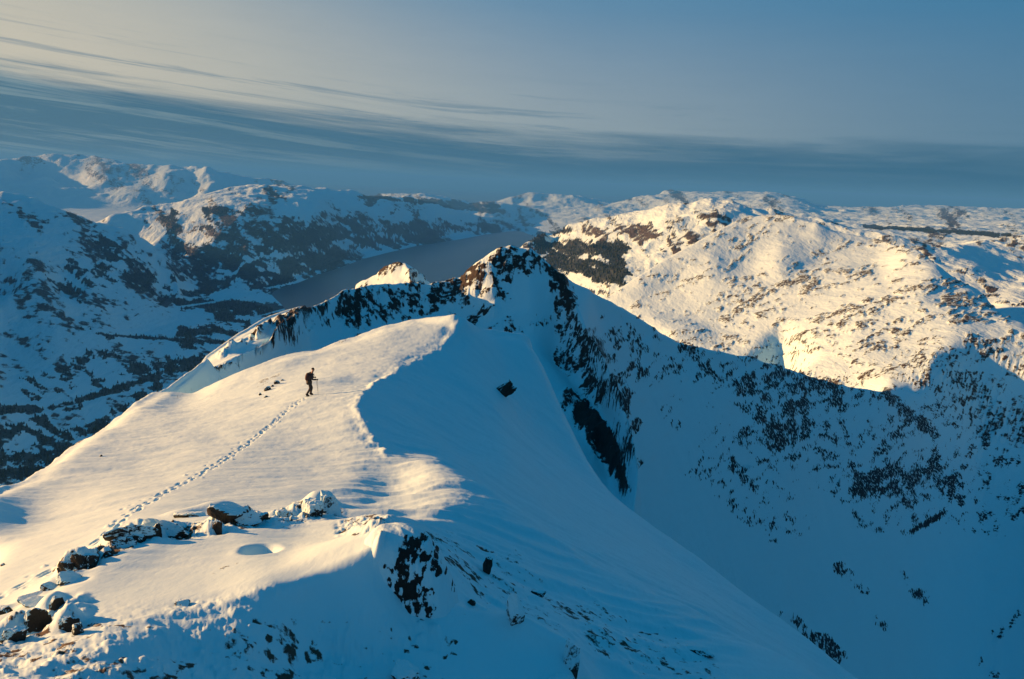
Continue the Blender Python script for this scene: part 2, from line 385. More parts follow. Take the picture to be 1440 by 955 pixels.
# specks along the far edge of the lit slope
sk = segmask(px, py, [(450,486,500,470,9,.8),(500,466,560,450,7,.6),(362,545,376,535,8,1.0),(380,533,392,526,5,.9),(248,556,396,500,8,.55),(395,498,450,492,8,.5),(96,631,115,622,4,.9),(260,735,420,720,20,.35),(300,810,330,790,8,.45)])
rock = np.maximum(rock, sk*(0.42+.7*fbm(x*1.4, y*.7, 3, 77)))
# ---- the footprint trail, pressed into the grid
trail_px = [(-40,862),(0,838),(40,819),(80,797),(110,780),(145,757),(165,736),(185,721),(215,702),(250,684),(290,662),(330,636),(370,606),(400,580),(420,566),(432,557)]
trail = [F1.hit(*q) for q in trail_px]; trail = [q for q in trail if q]
seglen = 0; steps = []; carry = 0; k = 0
for q0, q1 in zip(trail[:-1], trail[1:]):
    d = (q1-q0); d.z = 0; Lh = d.length; d.normalize(); s_ = carry
    while s_ < Lh:
        nrm = Vector((d.y, -d.x, 0)); sd = 1 if k % 2 else -1
        c = q0.lerp(q1, s_/Lh) + nrm*sd*0.085 + Vector((random.uniform(-.04,.04), random.uniform(-.05,.05), 0)); steps.append((c.x, c.y, d.x, d.y, random.uniform(.8,1.25))); k += 1; s_ += random.uniform(.26,.46)
    carry = s_-Lh
def dent(cx, cy, dx, dy, la, lb, dep, rim=0.25):
    Rc = math.hypot(cx, cy); ac = math.atan2(cx, cy); rr = la*2.6
    i0, i1 = np.searchsorted(F1.a, [ac-rr/Rc, ac+rr/Rc]); j0, j1 = np.searchsorted(F1.lr, [math.log(max(Rc-rr, 2.3)), math.log(Rc+rr)])
    if i1 <= i0 or j1 <= j0: return
    gx = F1.GX[j0:j1, i0:i1]-cx; gy = F1.GY[j0:j1, i0:i1]-cy
    u = (gx*dx+gy*dy)/la; v = (gx*dy-gy*dx)/lb; q = u*u+v*v
    F1.Z[j0:j1, i0:i1] += -dep*np.exp(-q**1.5) + dep*rim*np.exp(-(np.sqrt(q)-1.5)**2*4)
for (cx, cy, dx, dy, s_) in steps:
    Rc = math.hypot(cx, cy); g = max(1, Rc/26)
    dent(cx, cy, dx, dy, random.uniform(.12,.28), .047*g, random.uniform(.035,.085)*min(g, 1.25), .12)
# kicked-up crumbs beside the trail
for (cx, cy, dx, dy, s_) in steps[::2]:
    dent(cx+dy*random.uniform(-.45,.45), cy-dx*random.uniform(-.45,.45), dx, dy, random.uniform(.04,.12), .05, random.choice((-.05,.04)), 0)
# rounded wind scoop in the lit patch
q = F1.hit(366, 773)
if q: dent(q.x, q.y, 1, 0.15, .22, .34, .26, 0.05)
RL = [(462,722,34,40,12,'squarish snow capped block standing highest at the right end of the outcrop','rime',.8,.3,0,None),
 (438,724,34,28,13,'frosted low rock leaning against the left of the squarish block','rime',.9,.8,0,None),
 (396,726,22,12,14,'small dark rock between the squarish block and the tilted slabs','rock',.8,.2,0,None),
 (322,728,44,30,15,'tallest pile of tilted snowy slabs in the middle of the outcrop','rock',.8,.4,.3,(.4,.2,1)),
 (342,736,46,20,16,'long snow covered slab on the right side of the tallest pile','rock',.5,.5,.2,(.3,-.6,1)),
 (305,750,16,24,17,'narrow upright dark rock at the left foot of the tallest pile','bare',.6,.1,0,None),
 (358,732,28,14,18,'flat snow dusted rock at the right end of the long covered slab','rock',.8,.9,0,(0,.2,1)),
 (268,727,34,14,19,'thin flat rock lying alone behind the wide snowy slab','rime',.7,.1,0,(0,.3,1)),
 (236,750,60,20,20,'wide snowy slab in the middle of the outcrop left of the upright dark rock','rock',.45,-.1,.35,(0,-.7,1)),
 (217,754,16,22,21,'dark rock at the left end of the wide snowy slab','bare',.6,.5,0,None),
 (183,752,50,20,22,'layered slab with snow on its ledges next to the footprints','rock',.4,.35,.3,(.2,-.7,1)),
 (194,760,20,11,23,'small rock in the snow below the layered slab','bare',.8,.3,0,None),
 (170,770,36,13,24,'thin ledge below the layered slab','bare',.5,.45,.2,(.3,-.5,1)),
 (145,783,24,16,25,'jagged dark rock at the lower end of the thin ledge','rock',.8,.6,0,None),
 (128,792,24,18,26,'snow streaked jagged rock in the middle of the dark cluster','rock',.8,1.1,0,None),
 (112,797,24,24,27,'tallest dark rock of the cluster by the footprints','rock',.7,.2,.3,(.7,-.3,.7)),
 (91,803,20,13,28,'black wedge rock touching the line of footprints','bare',.7,.0,0,None),
 (96,818,30,12,29,'snow veined low rock under the dark cluster','rock',.6,.5,.2,(.4,-.3,1)),
 (78,856,20,26,30,'dark rock in a snow hollow, highest of the three dark lower left rocks','rock',.6,.4,.1,(1,-.5,.2)),
 (98,886,28,26,31,'snow hooded dark rock, rightmost of the three dark rocks at the lower left','rock',.6,.3,0,(1,-.6,.4)),
 (108,892,20,22,32,'small dark rock touching the foot of the snow hooded rock','rock',.7,.9,0,None),
 (50,886,30,24,33,'broadest and blackest of the three dark rocks at the lower left','rock',.5,.2,0,(.7,-.8,.3)),
 (18,900,30,20,34,'low snow topped rock to the left below the broadest black rock','rock',.6,.6,0,None),
 (4,864,22,13,35,'dark rock cut by the left edge of the photo','bare',.8,.2,0,None),
 (46,842,38,7,36,'thin upper snow covered ledge near the left edge','rock',.6,.25,.1,(0,-.3,1)),
 (48,852,30,7,37,'thin lower snow covered ledge near the left edge','rock',.6,.2,.1,(0,-.3,1)),
 (70,828,20,8,38,'small dark ledge between the cluster and the thin ledges','bare',.6,.4,.1,(0,-.3,1))]

for it in RL:
    q = F1.hit(it[0], it[1]-it[3]*.25)
    if q is None: continue
    k = math.hypot(q.x, q.y, q.z)/F0; W_, H_ = it[2]*k, it[3]*k
    u = Vector((q.x, q.y, 0)).normalized()
    a_ = q+u*(.30*W_+.1)-Vector((.30*W_, 0, 0)); dent(a_.x, a_.y, 1, .25, .70*W_, .45*W_+.14, -.48*H_, 0)
    a_ = q-u*(.35*W_)+Vector((.30*W_, 0, 0)); dent(a_.x, a_.y, 1, .25, .55*W_, .32*W_+.08, .30*H_, 0)
wood = np.zeros_like(R)
o = F1.mesh('snow_ridge', M_near, {'rock': rock, 'wood': wood})

# ================================================================ rocky second ridge, corrie and hill
def wall(px_, ys, R0, y0, s):
    """points down a face of slope s that hangs from (px_, y0) at range R0"""
    a, t0 = azt(px_, y0); out = []
    for yy in ys:
        a, t = azt(px_, yy); Rr = (s*R0+t0*R0)/(s+t); out.append((a, math.log(Rr), -t*Rr))
    return out
crest2 = L([(270,525,115),(288,499,128),(335,466,165),(372,445,200),(402,433,222),(430,428,238),(446,422,255),(480,405,285),(520,397,300),(560,398,312),(600,398,322),(625,392,328),(645,384,330),(668,368,332),(690,352,334),(705,345,335),(720,342,336),(745,348,336),(768,366,338),(785,384,342),(800,392,350),(830,405,385),(860,420,420),(900,446,465),(950,474,515),(1000,489,565),(1060,500,640),(1100,511,690),(1140,527,745),(1200,541,825),(1245,549,880)])
ribc = L([(768,366,338),(785,384,336),(805,420,322),(825,465,300),(850,505,272),(872,550,245),(890,600,220),(897,650,202),(893,700,190)])
knob = L([(500,394,430),(528,382,425),(548,371,422),(568,365,418),(588,378,424),(606,394,428)])
knob2 = L([(568,365,418),(576,380,404),(580,397,390)])
flank = L([(288,522,106),(340,496,119),(392,474,146),(425,458,178)])
p2x = L([(290,531,103),(340,511,115),(392,492,141)])
outl = L([(850,413,1900),(900,381,2000),(950,352,2150),(1000,325,2300),(1030,309,2420),(1050,303,2500),(1085,299,2500),(1120,299,2400),(1148,306,2350),(1175,320,2300),(1230,328,2250),(1290,343,1950),(1320,365,1720),(1345,385,1640),(1378,398,1560),(1402,425,1450),(1440,447,1300),(1520,500,1150),(1600,550,1050)])
p2 = list(p2x)
for (X_, Y_, R_, ys, s) in [(440,424,250,(455,470),.9),(480,407,285,(430,460,480),.9),(540,398,306,(425,455,475),1.0),(600,399,320,(430,460),.9),(650,383,329,(410,440,470),.8),
    (690,354,332,(380,410,440,470),.78),(720,344,335,(375,400,430,475),.95),(750,354,335,(400,440,480),.85)]:
    p2 += wall(X_, ys, R_, Y_, s)
p2 += wall(785,(420,460,500,540),336,386,1.05)+wall(825,(500,560),300,465,1.2)+wall(850,(560,610),270,506,1.2)+wall(872,(600,660,700),243,552,1.2)+wall(893,(740,800),190,700,1.2)
for (X_, Y_, R_, ys, s) in [(900,446,463,(500,560,640,720,800),.62),(950,474,513,(520,600,700,800,900),.62),(1000,490,563,(540,600,700,800,900,980),.62),(1060,501,638,(560,650,750,850,960),.62),
    (1100,512,688,(560,620,700,800,900,980),.6),(1140,528,743,(600,700,800,900),.6),(1200,542,823,(600,700,800,900,990),.58),(1245,550,878,(620,720,820,920,1000),.58)]:
    p2 += wall(X_, ys, R_, Y_, s)
# right of the crest the wall runs straight up to the hill
for (X_, Y_, R_, ys, s) in [(1310,500,1060,(560,620,700,800,900,990),.56),(1375,475,1170,(530,600,700,800,900,990),.55),(1440,470,1200,(530,600,700,800,900,990),.52),(1560,500,1150,(560,700,850,1000),.5)]:
    p2 += wall(X_, [Y_]+list(ys), R_, Y_, s)
p2 += L([(1245,538,1010),(1290,520,1040),(1330,490,1110),(1345,450,1260),(1400,450,1300)])
# hill front
p2 += L([(850,440,1800),(900,430,1800),(950,470,1450),(1000,500,1310),(1100,530,1110),(1200,560,1010),(950,400,1930),(1000,400,1850),(1000,450,1600),(1050,380,2000),(1100,400,1780),(1100,450,1480),(1150,500,1210),(1050,500,1290),(1200,450,1350),(1200,500,1130),(1250,400,1600),(1250,450,1330),(1300,400,1520),(1300,430,1370),
         (1100,340,2200),(1050,330,2300),(1000,350,2150),(1150,340,2180),(1160,370,2020),(1200,350,2120),(1240,370,1950),(1340,420,1450)])
# dip in the summit plateau, shoulder in front of it
p2 += L([(1110,318,2330),(1128,328,2290),(1095,345,2120),(1060,365,2060)])
# hidden side of the ridge, dropping into the glen
for X_, Y_, R_, z_ in [(238,560,100,-60),(238,535,125,-70),(288,497,160,-70),(335,466,200,-80),(372,445,245,-90),(430,428,290,-95),(480,405,345,-85),(540,398,370,-75),(600,398,385,-85),(650,384,400,-100),(690,352,400,-80),(720,342,405,-85),(750,348,410,-90),(800,392,420,-110),(860,420,500,-140),(950,474,610,-200),(1060,500,760,-250),(1140,527,880,-290),(1200,541,960,-280),
    (288,497,300,-190),(430,428,450,-230),(540,398,520,-180),(606,394,500,-150),(568,366,480,-100),(528,380,480,-120),(650,384,600,-300),(750,348,700,-380),(860,420,900,-380),(1000,490,1000,-400),(1100,512,1150,-360)]:
    p2.append(pt(X_, Y_, R_, z=z_))
for X_, Y_, R_ in [(400,400,900),(500,400,900),(600,400,900),(700,400,1000),(780,400,1300)]: p2.append(pt(X_, Y_, R_, z=-560))
for k, X_ in enumerate((240,400,550,650,750,830)): p2.append(pt(X_, 400, 2750, z=-985))
for X_, Y_ in ((850,413),(900,381),(950,352),(1000,325),(1050,303),(1120,299),(1175,320),(1230,328),(1290,343),(1345,385),(1402,425),(1440,447),(1600,550)):
    a, l, z = [q for q in outl if abs(q[0]-azt(X_, Y_)[0]) < .004][0] if any(abs(q[0]-azt(X_, Y_)[0]) < .004 for q in outl) else pt(X_, Y_, 2000)
    p2.append((a, math.log(math.exp(l)*1.22), z-260))
    p2.append((a, math.log(3300), -900))
A0, A1 = math.radians(-31), math.radians(40)
for Rr, z0, z1 in ((85,-80,-150),(130,-160,-190),(250,-330,-330),(600,-600,-440),(1500,-900,-420),(3300,-985,-950)):
    p2.append((A0-.02, math.log(Rr), z0)); p2.append((A1+.02, math.log(Rr), z1))
for ax_ in (-25,-15,-5,0,5,10,15,20,25,30,35): p2.append((math.radians(ax_), math.log(84), -75-max(0, ax_)*2.2)); p2.append((math.radians(ax_), math.log(3320), -960))
for ax_, r, z in ((0,150,-92),(-8,170,-80),(-16,140,-62),(5,150,-105),(10,160,-130),(16,200,-190),(22,240,-240),(28,270,-290),(34,300,-330),(24,400,-330),(30,450,-400),(18,320,-250),(13,250,-195)):
    p2.append((math.radians(ax_), math.log(r), z))
NA2, NR2 = 960, 560
F2 = Field(A0, A1, NA2, 86, 3300, NR2, p2, [crest2, ribc, knob, knob2, flank, outl])
Zs = F2.blur(F2.Z, 5, 4); Zc = F2.blur(F2.Z, 1.0, 0.8)
wS = np.maximum(F2.sharp([crest2], 10), np.maximum(.95*F2.sharp([ribc, knob, knob2, flank], 8), .6*F2.sharp([outl], 8)))
F2.Z = Zs*(1-wS)+Zc*wS
px, py = F2.pix(); x, y, R = F2.GX, F2.GY, F2.GR
segs2 = [(400,462,480,428,22,1.15),(470,435,560,418,28,1.1),(300,525,395,480,6,.75),(310,500,380,462,7,.6),(662,395,690,392,16,1.35),(668,415,694,410,14,1.1),(535,385,560,372,9,.6),(575,385,600,390,10,.7),(655,402,685,382,20,1.05),(640,425,690,440,22,.72),(690,405,715,430,14,.5),(395,478,470,448,24,.85),(440,440,520,425,30,.9),(480,430,640,418,34,.95),(500,455,560,435,24,.9),(560,410,640,400,16,.8),
 (640,392,700,368,16,1.0),(665,385,735,368,17,1.15),(700,352,745,356,9,.8),(745,360,790,400,18,.95),(778,395,802,450,26,.95),(760,450,690,465,16,.85),(640,405,665,450,24,.85),(720,380,745,385,10,.9),(690,400,720,395,8,.7),
 (650,460,690,480,20,.7),(790,450,830,500,34,.9),(800,500,850,560,26,.9),(838,500,880,560,20,.8),(798,560,830,600,18,1.1),(818,582,862,640,23,1.9),(850,620,878,690,16,1.7),(870,600,893,650,14,.9),(860,540,895,600,13,.8),
 (870,470,960,520,26,.6),(960,488,1000,520,16,.8),(900,520,910,530,10,.8),(930,560,950,600,12,.4),
 (1048,545,1090,530,28,.95),(1080,518,1180,545,15,.95),(1100,548,1140,545,16,.8),(1058,580,1080,605,14,.7),(1110,570,1135,568,9,.9),(1130,615,1155,620,13,.8),(1045,650,1055,660,9,.8),(1050,615,1060,630,9,.7),
 (1245,560,1290,590,18,1.0),(1290,590,1320,625,20,.9),(1330,520,1380,560,26,.8),(1300,610,1240,640,20,.6),(1370,480,1440,520,22,.55),(1400,600,1345,660,20,.9),(1345,660,1330,700,20,.9),(1195,690,1215,695,8,1.2),(1205,685,1270,645,13,.9),(1230,690,1252,685,8,1.2),
 (1265,700,1310,655,24,.95),(1275,715,1300,700,12,.9),(1285,748,1328,722,10,1.2),(1340,640,1350,700,26,.7),(1350,705,1365,690,9,1.1),(1380,700,1420,650,30,.6),(1395,720,1400,730,8,.9),
 (1030,660,1060,690,14,.8),(1040,660,1048,665,6,1.3),(1080,680,1110,700,9,.8),(1165,675,1180,682,7,1.1),(1020,640,1010,600,10,.5),(1100,860,1180,930,14,.8),(1080,730,1085,735,5,.9),(1270,810,1300,845,13,.7),(1180,800,1215,830,12,.5),(1230,870,1245,885,9,.7),(1400,895,1440,860,13,.8),(1380,930,1400,945,12,.6),(1160,900,1185,925,10,1.0),
 (890,480,1200,590,70,.30),(1000,640,1100,720,60,.26),(1090,600,1440,700,90,.44),(1300,520,1440,620,60,.45),(1230,700,1440,720,60,.4)]
mk = segmask(px, py, segs2)*(R < 1500)
Rref = np.where(R < 1000, np.where(R < 430, 300.0, 560.0), 1700.0)
lat = F2.GA*Rref                                      # metres across
zz = -np.arctan(-F2.Z/R)*Rref
def rn2(th, s1, s2, seed, ridged=False, o=4):
    c_, s_ = math.cos(th), math.sin(th)
    return fbm((lat*c_+zz*s_)*s1, (-lat*s_+zz*c_)*s2, o, seed, .6, ridged)
nA = rn2(math.radians(58), .10, .26, 81); nB = rn2(math.radians(-55), .11, .30, 84)
nW = rn2(math.radians(22), .030, .065, 88)
near_ = sst(R, 420, 520)
nF = rn2(math.radians(50), .30, .62, 86, o=3)
nG = rn2(math.radians(-40), .12, .22, 87, o=4)
nH = rn2(math.radians(28), .24, .42, 89, o=4); nI = rn2(math.radians(-50), .12, .26, 96, o=4)
nn = np.where(R < 470, .55*nF, .55*nH)+np.where(py < 500, nB*.5+nA*.5, nA)*(1-near_) + (nW*.50+nI*.55+nH*.35)*near_
rock2 = np.minimum(cover(mk, nn, 2.1, .72), np.where(mk > 1.15, .95, .66))
grv = fbm((lat*.8+zz*.6)*.05, (-lat*.6+zz*.8)*.13, 5, 91, .6, True); crg = fbm(lat*.30, zz*.34, 4, 92, .6)
F2.Z = F2.Z + np.minimum(mk, 1.0)*(grv*np.where(R < 450, 3.8, 3.6)+crg*1.3)*(R < 1500)*(1-.45*F2.sharp([crest2], 5))
F2.Z += np.clip(rock2-.4, 0, .5)*1.6*(R < 1500)
# faint relief on the shaded snow faces
F2.Z += (1-sst(R, 780, 950))*sst(R, 100, 300)*(.4*fbm(lat*.06, zz*.05, 4, 95)+np.where(R < 430, .5, 1.7)*fbm(lat*.045+zz*.01, zz*.010, 4, 97, .55, True))
# the hill: knolls, ledges and dips
hm = sst(R, 950, 1300)
F2.Z += hm*(7*fbm(x*.0042, y*.0026, 4, 101)+1.7*fbm(x*.013+y*.004, y*.008, 5, 105, .5, True))
hsegs = [(1030,440,1160,385,38,.9),(1150,480,1270,400,44,.9),(1200,500,1330,430,40,.85),(1290,500,1210,525,26,.8),(1270,400,1370,440,40,.85),(1330,440,1390,480,34,.7),(1110,490,1200,450,30,.7),(1150,390,1260,380,26,.75),(1240,340,1330,370,20,.8),(1000,420,1060,400,24,.6),(960,400,1040,360,26,.55),(1000,350,1050,315,18,.6),(1050,312,1130,306,12,.5),(1180,350,1220,345,16,.4),(1400,480,1440,440,20,.6),(1380,410,1440,460,16,.5)]
hk = segmask(px, py, hsegs)
c_, s_ = math.cos(.5), math.sin(.5)
hn = fbm((lat*c_+zz*1.3*s_)*.014, (-lat*s_+zz*1.3*c_)*.045, 5, 111, .66)
hn2 = fbm((lat*c_+zz*1.3*s_)*.06, (-lat*s_+zz*1.3*c_)*.16, 3, 117, .62)
hmix = hn/hn.std()*.42+hn2/hn2.std()*.92
hr = np.where(hm > .1, np.minimum(cover(.13+hk*.70, hmix, 2.2, 1.0), .60), -1)
F2.Z += hm*np.clip(hr-.30, 0, .4)*8
rock2 = np.maximum(rock2, hr)
fm = np.zeros((F2.nr, F2.na), bool); fm[:, :] = True
hill_rows = (R > 1000) 
F2.mesh('mountain_ridge', M_mid, {'rock': rock2, 'wood': np.zeros_like(R)}, facemask=~hill_rows)
F2.mesh('sunlit_hill', M_hill, {'rock': rock2, 'wood': np.zeros_like(R)}, facemask=hill_rows)

# ================================================================ glens and mountains beyond
FL = -950.0
def fl(px_, py_, z=FL):
    a, t = azt(px_, py_); return (a, math.log(-z/t), z)
lm = L([(0,265,7000),(30,270,7000),(62,285,6900),(120,306,6850),(168,320,6800),(205,343,6700),(238,376,6500),(252,398,6300)])
h1 = L([(155,303,8800),(200,291,9200),(243,285,9500),(290,270,10200),(335,262,10800),(400,261,11300),(450,264,11800),(505,274,12500),(560,277,13200),(610,285,14200),(650,297,15400),(690,308,16600),(725,318,17400)])
shore = [fl(*q) for q in [(350,412),(385,402),(420,391),(455,378),(500,362),(560,346),(640,334),(725,322)]]
h3a = L([(735,345,4900),(770,326,5000),(800,316,5000),(850,306,4900),(900,298,4700),(940,286,4500),(990,280,4400),(1030,283,4300),(1048,292,4200),(1120,300,4300),(1200,318,4000)])
fm_ = L([(0,222,27000),(60,215,27500),(130,219,27500),(175,232,26000),(235,234,25000),(262,238,25000),(290,236,24000),(340,249,24000),(400,257,25000)])
fr = L([(690,288,27000),(715,278,27000),(745,272,27500),(800,277,27500),(850,283,27000),(900,276,27000),(935,268,28000),(975,272,28000),(1080,272,29000),(1120,280,30000),(1150,293,27000),(1300,293,27500),(1380,294,27500),(1440,297,27000),(1600,304,27000)])
rh = L([(1290,348,3600),(1330,352,3800),(1380,340,4200),(1440,335,4400),(1600,345,4400)])
p4 = []
p4 += L([(0,350,5757),(0,400,5209),(60,350,5900),(100,350,6100),(150,380,6050),(60,400,5300),(120,420,5300),(180,400,5900),(0,300,6500),(60,310,6500)])
p4 += [fl(235,425,-935), fl(260,420,-945), fl(0,450,-880), fl(0,500,-900), fl(100,450,-905), fl(0,560,-915), fl(0,640,-938), fl(80,640,-944), fl(75,600,-944), fl(80,520,-915), fl(160,500,-925), fl(150,560,-944), fl(200,460,-925), fl(250,440,-938), fl(300,450,-946), fl(300,480,-946), fl(400,430,-948), fl(350,430,-948), fl(230,510,-946), fl(0,700,-900), fl(-120,600,-900), fl(-120,750,-850), fl(120,700,-940)]
p4 += L([(225,340,7700),(255,350,7300),(300,330,7900),(350,330,7900),(300,300,8300),(230,312,8500),(450,320,8900),(550,310,11600),(400,350,7600),(300,375,7200),(260,385,6900),(350,287,8700),(300,287,8900),(420,284,9600),(500,292,11000),(450,300,9300),(620,310,13600),(340,305,8300),(400,308,8500),(380,275,10000),(460,275,10900)])
p4 += [fl(320,405,-930), fl(290,405,-935)]
# loch floor and hidden near shore
for q in [(450,430),(560,400),(600,370),(650,360),(700,345),(745,338),(420,412),(500,385),(560,365),(640,348),(720,330)]: p4.append(fl(*q, -975))
p4 += [pt(730,350,9000,z=-960), pt(780,345,5000), pt(800,345,4700), pt(830,365,4100), pt(790,375,4400), pt(758,341,5500), pt(820,395,3600), pt(870,350,4100), pt(850,400,3300), pt(770,360,4900), pt(900,340,4000), pt(950,320,3900), pt(1000,320,3700), pt(730,370,5500,z=-940),
       pt(900,370,3500), pt(960,345,3500)]
# low plain behind the left mountain, far hills
p4 += [fl(50,275,-860), fl(110,282,-880), fl(160,292,-900), fl(0,272,-860), fl(200,278,-900), fl(260,272,-900)]
p4 += L([(60,236,24000),(130,238,24000),(235,243,23000),(200,252,22000),(290,250,22500)])
for q in [(430,256),(470,262),(520,266),(600,266),(660,270)]: p4.append(fl(*q, -960) if q[1] > 262 else (azt(*q)[0], math.log(32000), -960))
p4 += [fl(760,302), fl(720,300,-960), fl(850,303,-900), fl(900,300,-850), fl(680,294,-940)] + L([(760,290,25500),(850,292,25500),(560,272,19500),(620,277,20000),(680,287,20500)])
p4 += L([(1150,310,15000),(1250,308,17000),(1400,312,17000),(1250,325,9000),(1400,335,8000),(1350,320,11500),(1200,330,7000),(1560,340,9000),(1440,380,3700),(1400,400,3200),(1440,430,2900),(1340,370,3500),(1440,320,13000)])
for ax_ in (-44,-36,-30,-26,-22,-15,-8,0,8,15,22,30,36,44):
    z_ = -880 if ax_ < -24 else (-960 if ax_ < 12 else -700)
    p4.append((math.radians(ax_), math.log(1800), z_ if ax_ < -20 or ax_ > 10 else -960))
    p4.append((math.radians(ax_), math.log(46000), -990)); p4.append((math.radians(ax_), math.log(34000), -980 if ax_ > -28 else -500))
for r, z in ((2500,-700),(3300,-420),(4500,-180),(6500,40),(8000,-100),(9500,-600),(12000,-800),(16000,-850),(21000,-600),(27000,0)):  # unseen ridge left of the frame, added to shade the left mountain and glen
    p4.append((math.radians(-39), math.log(r), z)); p4.append((math.radians(-45), math.log(r), z+60))
for r, z in ((3000,-400),(5000,-350),(9000,-420),(17000,-380),(27000,-300)): p4.append((math.radians(45), math.log(r), z))
for ax_, r in ((-14,3500),(-8,4500),(-2,6000),(-10,2500),(-18,2600),(0,3000)): p4.append((math.radians(ax_), math.log(r), -955))
for ln, f_, dz_ in ((lm, 1.16, -480), (h1, 1.10, -330), (fm_, 1.05, -350), (h3a, 1.3, -300)):
    for (a, l, z) in ln[::2]: p4.append((a, l+math.log(f_), max(z+dz_, -950)))
for X_ in (30,90,150,210,270,330,400,480,560,640,690):
    aX = azt(X_, 262)[0]
    hz = [math.exp(l) for (a, l, z) in h1 if abs(a-aX) < .05]; h0 = max(hz)*1.2 if hz else 9500
    for k_, (f_, z_) in enumerate(((1.0,-800),(1.12,-880),(1.3,-900),(1.5,-900),(1.75,-910))):
        if h0*f_ < 20500 and (X_ > 150 or h0*f_ > 9000): p4.append((aX, math.log(h0*f_), z_))
    if X_ < 400: p4.append((aX, math.log(20300), -890)); p4.append((aX, math.log(22500), -480-40*(X_ % 60)/10))
for ax_, lst in ((-35, ((3300,-860),(4500,-760),(6000,-420),(7100,-215),(8300,-820),(12000,-850),(18500,-850),(25500,200),(27500,330),(30000,0))),):
    for r_, z_ in lst: p4.append((math.radians(ax_), math.log(r_), z_))
NA4, NR4 = 840, 460
F4 = Field(math.radians(-42), math.radians(42), NA4, 1900, 42000, NR4, p4, [lm, h1, shore, h3a, fm_, fr, rh])
Zs = F4.blur(F4.Z, 5, 3.5); Zc = F4.blur(F4.Z, 1.2, 1.0)
wS = .95*F4.sharp([lm, h1, h3a, fm_, fr], 7); wS = np.maximum(wS, .8*F4.sharp([shore], 4))
F4.Z = Zs*(1-wS)+Zc*wS
px, py = F4.pix(); x, y, R = F4.GX, F4.GY, F4.GR
hgt = F4.Z+950
up = sst(hgt, 25, 260)
F4.Z += up*(70*(.25+fbm(x*.0011, y*.0007, 5, 131, .52, True))*sst(R, 7500, 14000) + 32*fbm(x*.0035, y*.0022, 5, 135, .55, True))
F4.Z += sst(hgt, 1, 20)*(1-up)*7*fbm(x*.004, y*.003, 4, 139)
F4.Z += sst(R, 17000, 21000)*sst(hgt, 60, 300)*75*fbm(x*.0006, y*.00045, 5, 141, .55, True)
px, py = F4.pix(); lat = F4.GA*R; zz = F4.Z
wsegs = [(238,305,246,335,17,1.0),(290,296,365,299,8,1.25),(300,320,370,330,22,.75),(255,350,300,400,26,.95),(300,365,400,400,30,1.0),(330,350,470,335,26,.95),(400,375,480,365,26,1.05),(400,320,480,330,20,.8),(480,318,600,325,20,.95),(500,340,620,335,16,1.0),(580,315,700,322,13,.95),(500,278,560,300,8,.35),
 (250,425,400,435,14,1.2),(230,420,300,405,12,.9),(100,385,235,395,26,.78),(140,345,230,400,18,.7),(75,385,110,420,14,.6),(256,468,290,466,12,1.2),(300,462,330,470,10,1.1),(310,445,345,455,12,1.0),(330,440,400,440,8,1.1),
 (155,472,320,482,4,1.3),(110,460,160,475,5,1.1),(0,578,110,572,9,1.15),(110,565,240,522,9,1.2),(180,520,300,505,14,1.1),(230,515,300,520,14,1.1),(60,590,100,640,16,.9),(20,640,90,615,12,.8),(0,645,120,640,20,1.25),(0,668,60,665,16,1.4),(0,610,60,590,14,.8),(330,505,385,470,14,1.1),(60,620,150,600,14,1.0),(150,590,220,545,12,.9),(105,605,150,590,7,1.1),(250,490,330,450,16,.6),(130,540,200,500,18,.6),(50,540,160,500,28,.42),(0,620,60,600,18,.6),
 (762,347,872,354,20,1.15),(780,366,868,386,26,1.3),(760,330,800,325,8,.9),(750,340,790,350,14,1.1),(505,276,700,290,7,1.15),(1215,318,1420,331,5,1.5),(620,288,700,297,6,1.1)]
wk = segmask(px, py, wsegs)
lA = F4.GA*8000; zA = -np.arctan(-F4.Z/R)*8000
fn = np.where(px < 240, fbm((lA*.78-zA*.62)*.009, (zA*.78+lA*.62)*.020, 5, 151, .68), fbm((lA*.93-zA*.36)*.008, (zA*.93+lA*.36)*.022, 5, 152, .68))
wood = np.minimum(cover(wk, fn, 2.6, .56), np.where(wk > .95, .95, .70))
lat = F4.GA*8000; zz = -np.arctan(-F4.Z/R)*8000
fr1 = fbm((lat*.8-zz*.6)*.004, (zz*.8+lat*.6)*.009, 5, 161, .62)
low = sst(-hgt, -500, -20)
hs3 = segmask(px, py, [(800,340,1040,295,60,.45),(900,370,1000,330,50,.42)])
lmk = segmask(px, py, [(0,620,300,440,120,.30),(0,500,250,400,60,.4),(60,330,250,400,45,.5),(300,330,480,340,50,.6),(480,310,650,320,25,.5)])
flo = .45+.55*sst(hgt, 10, 120)
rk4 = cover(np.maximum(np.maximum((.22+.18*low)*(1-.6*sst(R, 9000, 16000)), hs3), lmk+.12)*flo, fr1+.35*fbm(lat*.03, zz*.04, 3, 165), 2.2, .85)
# tree line thinned below; narrow snow roads stay white
rd = segmask(px, py, [(250,432,300,425,2.5,1),(300,425,345,412,2.5,1),(345,412,440,392,2,1),(345,450,400,435,2,1),(118,570,140,560,3,1),(140,560,180,553,3,1),(70,590,80,575,2,1),(80,575,110,570,2,1),(330,385,342,370,2,1),(342,370,368,360,2,1)])
wood = wood*(1-rd)
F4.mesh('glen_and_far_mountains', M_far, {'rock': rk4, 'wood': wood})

# water sheet
def disc(name, R, z, mat, seg=96):
    bm = bmesh.new(); bmesh.ops.create_circle(bm, cap_ends=True, radius=R, segments=seg)
    me = bpy.data.meshes.new(name); bm.to_mesh(me); bm.free(); me.materials.append(mat)
    o = bpy.data.objects.new(name, me); o.location.z = z; C.collection.objects.link(o); o['kind'] = 'structure'; return o
disc('loch_and_sea_water', 90000, FL, water())

